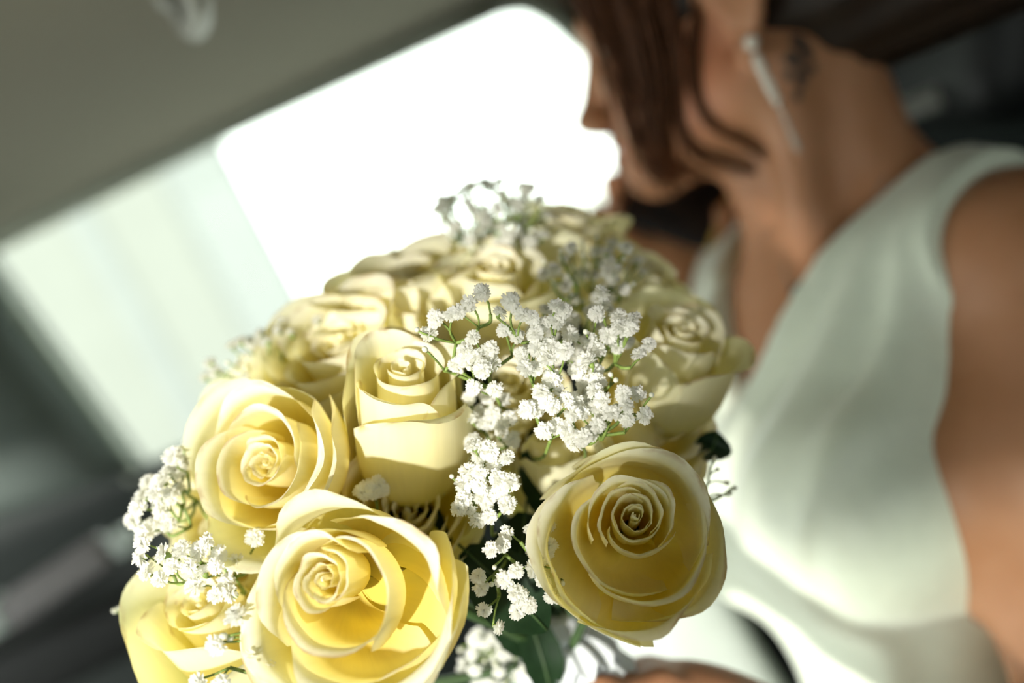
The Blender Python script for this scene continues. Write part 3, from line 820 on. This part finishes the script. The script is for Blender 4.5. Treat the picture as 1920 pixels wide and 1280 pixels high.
def open_rose(seed, n_in=10, n_mid=4, n_out=6, bud=.30, mid=(.44, .62), out=(.72, .92), h=.92, hmid=.94, hout=.66, curl_out=1.7, curl_mid=1.0, wout=1.2, s0=0.0):
    """petals from the heart outward"""
    rs_ = np.random.RandomState(seed); L = []; ph = s0
    for i in range(n_in):
        t = i / max(1, n_in - 1)
        L.append(dict(phi=ph, w=(2.4 if i < 3 else rs_.uniform(1.35, 1.95) - .2 * t), rt=.012 + (bud - .012) * t ** 1.05, zt=(h - .14 + .06 * t) * (1 + rs_.uniform(-.03, .03)), curl=(-1.1 if i < 2 else .25 + .85 * t), clen=.05 + .08 * t, belly=1.25, tipp=3.0, drop=.08 + .12 * t, tuck=rs_.uniform(.10, .24), ruf=.008 + .008 * t, rb=.05))
        ph += 2.1 + rs_.uniform(-.5, .5)
    for i in range(n_mid):
        t = i / max(1, n_mid - 1)
        L.append(dict(phi=ph, w=1.6 - .15 * t, rt=(mid[0] + (mid[1] - mid[0]) * t) * rs_.uniform(.95, 1.06), zt=hmid * (1 - .04 * t + rs_.uniform(-.07, .07)), curl=curl_mid * rs_.uniform(.6, 1.4) + .4 * t, clen=.14 + .08 * t, belly=1.15, tipp=2.4, drop=.28, tuck=.13 * rs_.choice([1, 1, -1]), ruf=.014, lean=rs_.uniform(-.03, .06)))
        ph += 2.1 + rs_.uniform(-.5, .5)
    for i in range(n_out):
        t = i / max(1, n_out - 1)
        L.append(dict(phi=ph, w=wout * rs_.uniform(.85, 1.15), rt=(out[0] + (out[1] - out[0]) * t) * rs_.uniform(.94, 1.06), zt=hmid + (hout - hmid) * (.3 + .7 * t) + rs_.uniform(-.08, .08), curl=curl_out * rs_.uniform(.6, 1.4), clen=.22 + .08 * t, belly=1.12, tipp=rs_.uniform(1.6, 2.3), drop=.34, tuck=.10 * rs_.choice([1, 1, -1]), ruf=.020, side=rs_.uniform(.0, .08), lean=rs_.uniform(-.03, .10), mat='guard' if t > .6 else 'petal'))
        ph += 2.25 + rs_.uniform(-.4, .4)
    return L

def bud_rose(seed, n_in=6, n_out=6, r=.42, h=1.35, flare=1.2, s0=0.0):
    """taller, half-open flower"""
    rs_ = np.random.RandomState(seed); L = []; ph = s0
    for i in range(n_in):
        t = i / max(1, n_in - 1)
        L.append(dict(phi=ph, w=2.2 - .5 * t, rt=.04 + (.26 - .04) * t, zt=h * (1 - .04 * t), curl=.2 + .6 * t, clen=.05 + .07 * t, belly=1.5, tipp=3, drop=.10, tuck=.12, ruf=.006, rb=.06))
        ph += 2.3 + rs_.uniform(-.2, .2)
    for i in range(n_out):
        t = i / max(1, n_out - 1)
        L.append(dict(phi=ph, w=1.45 - .3 * t, rt=.32 + (r - .32 + .25) * t, zt=h * (.98 - .16 * t) * (1 + rs_.uniform(-.04, .04)), curl=flare * (.6 + .8 * t), clen=.16 + .12 * t, belly=1.35, tipp=2.0, drop=.30, tuck=.07, ruf=.014, side=.04, mat='guard' if t > .55 else 'petal'))
        ph += 2.35 + rs_.uniform(-.3, .3)
    return L

rose('large open cream-yellow rose in the lower left foreground, facing the camera', 612, 1085, .345, .0375, (-.24, .16, .95), 0.6, 1, open_rose(1, bud=.26, mid=(.42, .62), out=(.74, .92), n_out=7), hero=True, skew=(.0085, -.0075))
rose('fully open round yellow rose in shade beside the white dress', 1190, 968, .362, .0347, (-.05, .33, .93), 2.2, 2, open_rose(22, n_in=13, bud=.43, mid=(.58, .74), out=(.80, .95), n_mid=3, n_out=7, curl_out=1.3), hero=True, skew=(-.001, -.008))
rose('sunlit yellow rose turned to the left, above the large foreground rose', 502, 868, .385, .0330, (-.36, .24, .90), 1.4, 3, open_rose(3, bud=.27, mid=(.44, .66), out=(.78, .95), n_out=6), hero=True)
rose('half-open pale yellow rose at the centre of the bouquet, seen from the side', 758, 716, .385, .0490, (.02, .78, .62), 0.2, 4, bud_rose(4, r=.24, h=1.38, flare=1.4), hero=True, zc=1.25)
rose('yellow rose at the right rim of the bouquet, against the dark gap', 1268, 640, .435, .042, (.22, .72, .55), 0.9, 5, bud_rose(5, r=.5, h=1.25), zc=1.1)
rose('yellow-green rose near the top, behind the central baby\'s breath', 930, 540, .455, .040, (.0, .85, .5), 0.4, 6, bud_rose(6, r=.5), zc=1.1)
rose('blurred cream rose behind the sunlit left rose', 640, 650, .445, .042, (-.35, .65, .65), 1.9, 7, open_rose(7))
rose('blurred olive-cream rose on the upper left rim, against the window', 770, 560, .480, .046, (-.25, .85, .35), 2.6, 8, open_rose(8), zc=.6)
rose('topmost blurred yellow rose beside the fluffy white sprig', 1060, 455, .515, .040, (.1, .9, .3), 0.3, 9, bud_rose(9, r=.5), zc=1.0)
rose('small blurred yellow rose peeping out below the raised hand', 1190, 535, .490, .034, (.45, .7, .4), 0.5, 10, bud_rose(10), zc=1.0)
rose('pale rose drooping at the lower left edge of the bouquet', 388, 1148, .395, .050, (-.30, .68, .65), 1.0, 11, bud_rose(11, r=.55, flare=1.0), zc=1.2, hero=True)
rose('cream rose tucked deep behind the central white blossoms', 950, 740, .425, .038, (.1, .6, .75), 2.0, 12, bud_rose(12), zc=1.1)
rose('blurred yellow rose at the far left rim behind the sprigs', 440, 800, .450, .034, (-.6, .45, .5), 1.1, 13, open_rose(13))
rose('cream rose in the shade under the central baby\'s breath', 1030, 850, .430, .034, (.0, .8, .55), 2.9, 14, bud_rose(14), zc=1.0)
rose('yellow rose low on the right flank, below the rim rose', 1230, 790, .435, .036, (.5, .4, .7), 1.2, 15, open_rose(15))

rose('cream rose low in the centre, mostly hidden behind the two front roses', 765, 955, .402, .036, (.1, .45, .88), 0.7, 16, open_rose(16))
rose('pale rose half hidden between the sunlit left rose and the drooping rose', 420, 965, .428, .036, (-.5, .2, .8), 0.3, 17, open_rose(17))

# ------------------------------------------------------------------ baby's breath
def blossom_mesh(seed):
    rs_ = np.random.RandomState(seed); V = []; F = []
    for ring, (n, el, ln, r0) in enumerate(((5, 80, .45, .08), (7, 60, .72, .12), (9, 38, .92, .16), (10, 14, 1.0, .18), (8, -14, .92, .2))):
        for k in range(n):
            a = 2 * math.pi * (k + rs_.uniform(-.3, .3)) / n + ring
            e = math.radians(el + rs_.uniform(-14, 14)); L = ln * rs_.uniform(.82, 1.08)
            d = np.array([math.cos(a) * math.cos(e), math.sin(a) * math.cos(e), math.sin(e)])
            s = np.array([-math.sin(a), math.cos(a), 0]); up = np.cross(d, s)
            k0 = len(V); wd = rs_.uniform(.22, .32); tw = rs_.uniform(-.6, .6); s = unit(s * math.cos(tw) + up * math.sin(tw))
            for t, w, b in ((.1, .25, 0), (.6, .85, .05), (.95, 1.0, -.02)):
                V.append(d * L * t - s * wd * w + up * b); V.append(d * L * t + up * (b + .06)); V.append(d * L * t + s * wd * w + up * b)
            V.append(d * L * 1.08 - s * wd * .55); V.append(d * L * 1.08 + s * wd * .55)
            for j in (0, 3):
                F.append((k0 + j, k0 + j + 1, k0 + j + 4, k0 + j + 3)); F.append((k0 + j + 1, k0 + j + 2, k0 + j + 5, k0 + j + 4))
            F.append((k0 + 6, k0 + 7, k0 + 9)); F.append((k0 + 7, k0 + 8, k0 + 10))
    V = np.array(V); V[:, 2] += .35
    return mesh('blossom', V, F, M['blossom'], smooth=False)
BLOSS = [blossom_mesh(s) for s in range(6)]
def bud_mesh():
    V, F = ellipsoid((0, 0, .5), [(.5, 0, 0), (0, .5, 0), (0, 0, .62)], 10, 7)
    return mesh('bud', V, F, M['bud'])
BUD = bud_mesh()

def sprig(label, root, pts, size=.0035, outward=None, branch=46, seed=0, stem_r=.00055):
    """root: (px, py, d); pts: (px, py, d[, 'b'])"""
    rs_ = np.random.RandomState(seed)
    R0 = at(*root); e = empty('babys_breath_sprig', R0); tag(e, label, 'flower', 'baby\'s breath sprigs')
    W_ = [at(*p[:3]) for p in pts]
    # group neighbours
    left = list(range(len(pts))); groups = []
    while left:
        i = left[0]; gset = sorted(left, key=lambda j: np.linalg.norm(W_[j] - W_[i]))
        gset = [j for j in gset if np.linalg.norm(W_[j] - W_[i]) < branch * .0002][:6]
        groups.append(gset); left = [j for j in left if j not in gset]
    stems = []
    hubs = []
    for gset in groups:
        m = np.mean([W_[j] for j in gset], 0); dv = R0 - m; L = np.linalg.norm(dv)
        hub = m + dv / L * min(.013, L * .4) + rs_.normal(0, .0012, 3); hubs.append(hub)
    order = sorted(range(len(groups)), key=lambda k: np.linalg.norm(hubs[k] - R0))
    done = []
    for k in order:
        tgt = R0
        best = np.linalg.norm(hubs[k] - R0)
        for q in done:
            dd = np.linalg.norm(hubs[k] - hubs[q])
            if dd < best * .8 and dd > .004: best = dd; tgt = hubs[q]
        midp = (hubs[k] + tgt) / 2 + rs_.normal(0, .0015, 3) + np.array([0, 0, -.002])
        stems.append(tube(spline([tgt, midp, hubs[k]], 7), stem_r * 1.3, 5)); done.append(k)
        for j in groups[k]:
            bud = len(pts[j]) > 3
            ax_ = W_[j] - hubs[k]; ax_ = ax_ / (np.linalg.norm(ax_) + 1e-9)
            n = unit(ax_ * .55 + rs_.normal(0, .42, 3) + (unit(outward) * .75 if outward is not None else 0))
            sz = (size * .58 if bud else size) * rs_.uniform(.86, 1.12)
            foot = W_[j] - n * sz * .45
            stems.append(tube(spline([hubs[k], (hubs[k] + foot) / 2 + rs_.normal(0, .0008, 3), foot - n * sz * .25], 6), stem_r * .8, 4))
            stems.append(tube([foot - n * sz * .30, foot - n * sz * .05, foot + n * sz * .22], [stem_r * .9, sz * .30, sz * .34], 6))
            A = frame(n, rs_.uniform(0, 6.28))
            o = bpy.data.objects.new('bud' if bud else 'blossom', BUD if bud else BLOSS[rs_.randint(6)]); col.objects.link(o)
            o.parent = e
            Mx = Matrix([[A[0][i] * sz, A[1][i] * sz, A[2][i] * sz, foot[i] - R0[i]] for i in range(3)] + [[0, 0, 0, 1]])
            o.matrix_local = Mx
    obj('stem', *join(stems), M['stem'], e)
    return e

TOWARD = cdir((0, .25, -1))
def dl(pts, d0, jit, seed):
    r = np.random.RandomState(seed); return [(*p[:2], d0 + r.uniform(-jit, jit), *p[2:]) for p in pts]
def cloud(cx, cy, rx, ry, n, d0, jit, seed, buds=.15, sep=17):
    r = np.random.RandomState(seed); out = []; tries = 0
    while len(out) < n and tries < 6000:
        tries += 1; a, b = r.uniform(-1, 1, 2)
        if a * a + b * b > 1: continue
        x, y = cx + a * rx, cy + b * ry
        if any((x - q[0]) ** 2 + (y - q[1]) ** 2 < sep * sep for q in out): continue
        out.append((x, y, d0 + r.uniform(-jit, jit)) + (('b',) if r.rand() < buds else ()))
    return out

A1 = [(817, 597), (803, 625), (797, 655, 'b'), (782, 618, 'b'), (845, 590), (858, 585), (887, 632), (872, 655), (893, 668), (920, 655), (923, 680), (855, 683), (880, 690, 'b'), (865, 696, 'b'), (905, 693), (872, 672), (944, 619), (970, 630), (880, 568), (903, 548), (888, 727), (928, 730)]
sprig('baby\'s breath sprig beside the half-open central rose, its round blossoms in focus', (960, 770, .41), dl(A1, .366, .006, 1), outward=TOWARD, seed=1)
A2 = [(977, 663), (984, 690), (1003, 690), (1008, 653), (1026, 672), (1003, 625), (958, 565), (938, 586), (978, 590), (998, 596), (1018, 608), (1043, 602), (1042, 573), (1058, 582), (1015, 735), (1035, 710), (1050, 735), (1062, 748), (1078, 752), (988, 768), (1005, 765), (1020, 808), (1043, 800), (1062, 802), (1058, 657), (1030, 645), (1037, 762), (1024, 752)]
sprig('densest baby\'s breath sprig, in focus at the middle of the bouquet', (1000, 860, .41), dl(A2, .361, .005, 2), outward=TOWARD, seed=2)
A3 = [(1080, 695), (1118, 697), (1098, 672), (1120, 655), (1147, 645), (1158, 650), (1197, 663), (1215, 645), (1105, 678), (1103, 637), (1098, 622, 'b'), (1070, 627), (1163, 620), (1180, 615), (1130, 570), (1128, 548), (1118, 588), (1160, 593), (1162, 612), (1187, 597), (1120, 715), (1095, 720), (1145, 702, 'b'), (1155, 712, 'b'), (1140, 628), (1092, 740), (1100, 752)]
sprig('baby\'s breath sprig with yellow-green bracts, right of the middle of the bouquet', (1130, 790, .41), dl(A3, .374, .007, 3), outward=TOWARD, seed=3)
A4 = [(1115, 732), (1130, 750), (1118, 762), (1128, 777), (1090, 773), (1168, 738), (1195, 738), (1175, 760), (1175, 787), (1208, 778), (1155, 762, 'b'), (1120, 797), (1107, 812), (1077, 832), (1092, 820), (1065, 815), (1222, 740, 'b'), (1075, 775), (1148, 775)]
sprig('white baby\'s breath sprig just above the round shaded rose', (1090, 880, .41), dl(A4, .359, .005, 4), outward=TOWARD, seed=4)
A5 = [(888, 835), (898, 857), (917, 845), (925, 868), (950, 857), (877, 883), (847, 893, 'b'), (868, 907), (899, 910), (935, 897), (958, 903), (925, 925), (870, 935), (858, 953), (913, 945), (950, 945), (895, 975), (918, 968), (905, 930), (940, 918), (880, 955), (900, 885)]
sprig('tight cluster of baby\'s breath between the two large front roses', (930, 1000, .40), dl(A5, .363, .004, 5), outward=TOWARD, seed=5)
A6 = [(900, 770), (885, 782), (918, 792), (940, 802), (955, 785), (960, 823), (885, 828), (915, 838), (925, 775), (905, 792), (880, 745), (915, 742), (945, 748), (870, 800, 'b'), (868, 775, 'b')]
sprig('shaded baby\'s breath sprig right of the half-open rose', (935, 880, .425), dl(A6, .392, .007, 6), outward=TOWARD, seed=6)
A7 = [(922, 1030), (943, 1022), (927, 1063, 'b'), (897, 1080), (902, 1102), (922, 1095, 'b'), (945, 1085), (967, 1070), (965, 1110), (975, 1118), (993, 1135), (970, 1145), (908, 1143), (935, 1175), (1000, 1067)]
sprig('baby\'s breath sprig hanging over the dark gap between the front roses', (950, 1050, .395), dl(A7, .361, .003, 7), outward=TOWARD, seed=7)
A8 = [(995, 992), (1025, 985), (1000, 1028), (1030, 1022), (1020, 1042), (1037, 1070, 'b'), (1018, 1087), (1055, 1093, 'b'), (1035, 1117), (1012, 1010), (950, 1000)]
sprig('small baby\'s breath sprig at the left rim of the round shaded rose', (1010, 1060, .39), dl(A8, .366, .004, 8), outward=TOWARD, seed=8)
A9 = [(265, 1020), (262, 1045), (275, 1072), (300, 1085), (305, 1040), (340, 1030), (373, 1032), (387, 1015), (355, 1060), (383, 1070), (405, 1062), (440, 1055), (478, 1007), (322, 1060), (365, 1098), (405, 1115), (425, 1090), (410, 1040), (430, 1112)]
sprig('sunlit baby\'s breath sprig above the drooping left rose', (450, 1110, .40), dl(A9, .372, .007, 9), outward=cdir((-.4, .1, -.9)), seed=9, size=.0040)
A10 = [(265, 930), (258, 952), (247, 975), (275, 905), (310, 890), (300, 952), (320, 930), (285, 988), (270, 1000), (315, 982), (330, 880), (345, 862), (290, 925), (300, 905), (335, 915), (255, 990, 'b'), (340, 840, 'b'), (325, 855)]
sprig('blurred white baby\'s breath sprig on the left rim above the door handle', (400, 980, .43), dl(A10, .398, .012, 10), outward=cdir((-.6, .3, -.6)), seed=10, size=.0042)
A11 = [(442, 1153), (405, 1210), (477, 1225), (370, 1277), (415, 1280), (500, 1252), (420, 1192, 'b'), (432, 1196, 'b')]
sprig('thin branching baby\'s breath twig with few blossoms at the lower left', (520, 1190, .36), dl(A11, .345, .003, 11), outward=cdir((-.4, 0, -.9)), seed=11, branch=90, size=.0040)
A12 = [(450, 640), (435, 647), (487, 625), (470, 642), (500, 640), (450, 667, 'b'), (395, 680), (427, 680, 'b'), (385, 706), (405, 697), (460, 706), (420, 727), (450, 726), (390, 752), (402, 766), (378, 787, 'b'), (385, 772), (370, 812, 'b'), (380, 800), (350, 837), (365, 852), (410, 792), (440, 772), (520, 620), (545, 626), (570, 640), (530, 602), (560, 602), (595, 600), (425, 815), (400, 840)]
sprig('backlit baby\'s breath sprig silhouetted against the window at the far left', (540, 760, .47), dl(A12, .455, .01, 12), outward=cdir((-.5, .6, 0)), seed=12)
sprig('fluffy pale baby\'s breath sprig standing highest over the bouquet', (930, 520, .50), cloud(922, 408, 108, 70, 66, .485, .02, 13, buds=.25, sep=16), outward=cdir((0, .9, -.4)), seed=13, size=.0042)
sprig('green-tinged baby\'s breath sprig below the raised hand, out of focus', (1110, 620, .47), cloud(1112, 505, 95, 60, 40, .440, .02, 14, buds=.3), outward=cdir((.1, .8, -.5)), seed=14)
sprig('shaded baby\'s breath sprig in the middle distance behind the dense sprig', (1070, 680, .44), cloud(1085, 625, 110, 55, 26, .408, .014, 15, buds=.3), outward=cdir((.1, .6, -.7)), seed=15)
A16 = [(735, 465), (750, 482), (700, 497), (682, 517), (658, 536), (775, 476), (715, 490), (810, 450, 'b'), (770, 500)]
sprig('faint thin baby\'s breath twig in the glare of the window', (760, 560, .51), [(*p[:2], .515, 'b') for p in A16], outward=cdir((-.3, .8, 0)), seed=16, size=.0035)
sprig('blurred baby\'s breath mass below the front roses, at the bottom edge', (960, 1180, .47), cloud(945, 1235, 88, 62, 52, .456, .010, 17, sep=13), outward=cdir((0, -.3, -1)), seed=17)
A18 = [(690, 915), (702, 922), (715, 918), (680, 922), (708, 908)]
sprig('tiny tuft of baby\'s breath between the centre rose and the large front rose', (705, 960, .40), dl(A18, .383, .003, 18), outward=TOWARD, seed=18)
A19 = [(215, 1145, 'b'), (232, 1130, 'b'), (245, 1118, 'b'), (225, 1140, 'b')]
sprig('lone budding twig poking out left of the drooping rose', (320, 1130, .43), dl(A19, .435, .003, 19), outward=cdir((-1, 0, 0)), seed=19)
A20 = [(1345, 880, 'b'), (1362, 905, 'b'), (1350, 930, 'b'), (1368, 925, 'b'), (1340, 860, 'b'), (1376, 915, 'b')]
sprig('small green twig peeping out right of the round shaded rose', (1290, 950, .42), dl(A20, .41, .004, 20), outward=cdir((1, .2, 0)), seed=20)

# leaves in the dark heart of the bouquet
def leaf(px, py, d, dr, L, w, label):
    b = at(px, py, d); x = unit(cdir(dr)); n = unit(cdir((0.2, .2, -1))); s = unit(np.cross(n, x)); n = np.cross(x, s)
    e = empty('rose_leaf', b); tag(e, label, 'leaf', 'dark leaves inside the bouquet')
    V = []; F = []; m = 12
    for i in range(m + 1):
        t = i / m; ww = w * math.sin(math.pi * min(1, t * .93 + .05)) ** .8 * (1 + .06 * (i % 2)); ctr = b + x * L * t + n * (.010 * math.sin(t * 2.4))
        for q in (-1, -.5, 0, .5, 1): V.append(ctr + s * ww * q + n * abs(q) * .22 * ww)
    for i in range(m):
        for j in range(4): F.append((i * 5 + j, i * 5 + j + 1, i * 5 + j + 6, i * 5 + j + 5))
    obj('blade', V, F, M['leaf'], e)
    obj('midrib', *tube(np.array([b + x * L * t + n * (.010 * math.sin(t * 2.4) + .0004) for t in np.linspace(-.1, 1, 9)]), .0006, 5), M['rose_stem'], e)
leaf(925, 1110, .452, (.5, -.85, .1), .034, .011, 'dark green leaf below the hanging white sprig')
leaf(985, 960, .42, (-.2, -1, .1), .05, .016, 'dark leaf deep in the gap left of the round shaded rose')
leaf(870, 1030, .40, (.6, -.6, 0), .045, .014, 'dark leaf behind the right edge of the large front rose')
leaf(1010, 790, .43, (.1, -1, 0), .045, .013, 'dark leaf deep under the dense central sprig')
leaf(985, 1140, .445, (.25, -1, .1), .04, .009, 'narrow dark leaf beside the white ribbon')
leaf(840, 660, .43, (.3, -.9, 0), .04, .014, 'dark leaf behind the tip of the half-open rose')
leaf(1312, 862, .44, (.4, .9, .1), .014, .008, 'dark leaf at the right rim under the rim rose')

# bound handle with ribbon
H0, H1 = at(1030, 1150, .462), at(1125, 1440, .466)
hd = empty('bouquet_handle', H1); tag(hd, 'white satin ribbon wrapped round the bouquet stems at the bottom edge', 'ribbon')
P = spline([H0, (H0 + H1) / 2, H1], 40)
t = np.linspace(0, 1, 40); rr = .0150 + .0012 * np.sin(t * 60); rr[:4] *= np.array([.2, .6, .85, .95])
obj('wrap', *tube(P, rr, 24), M['ribbon'], hd)
def ruffle(ctr, axis, r0, r1, drop, waves, ph, amp):
    """gathered ribbon collar"""
    A = frame(axis, ph); V = []; F = []; n = 96; m = 6
    for i in range(n):
        a = 2 * math.pi * i / n; dv = math.cos(a) * A[0] + math.sin(a) * A[1]
        for j in range(m + 1):
            q = j / m
            V.append(ctr + dv * (r0 + (r1 - r0) * q * (1 + .12 * math.sin(3 * a + ph))) + A[2] * (-drop * q * q + amp * q * math.sin(waves * a + 1.3 * math.sin(2 * a))))
    for i in range(n):
        for j in range(m): F.append((i * (m + 1) + j, ((i + 1) % n) * (m + 1) + j, ((i + 1) % n) * (m + 1) + j + 1, i * (m + 1) + j + 1))
    obj('ruffle', V, F, M['ribbon'], hd)
hx = (H0 - H1) / np.linalg.norm(H0 - H1)
ruffle(H0 + (H1 - H0) * .16, hx, .013, .026, .012, 13, .2, .0035); ruffle(H0 + (H1 - H0) * .27, hx, .013, .029, .014, 11, 1.1, .0035); ruffle(H0 + (H1 - H0) * .38, hx, .013, .028, .014, 12, 2.0, .0035)
print('triangles', sum(len(m.polygons) * 2 for m in bpy.data.meshes), 'objects', len(scene.objects))
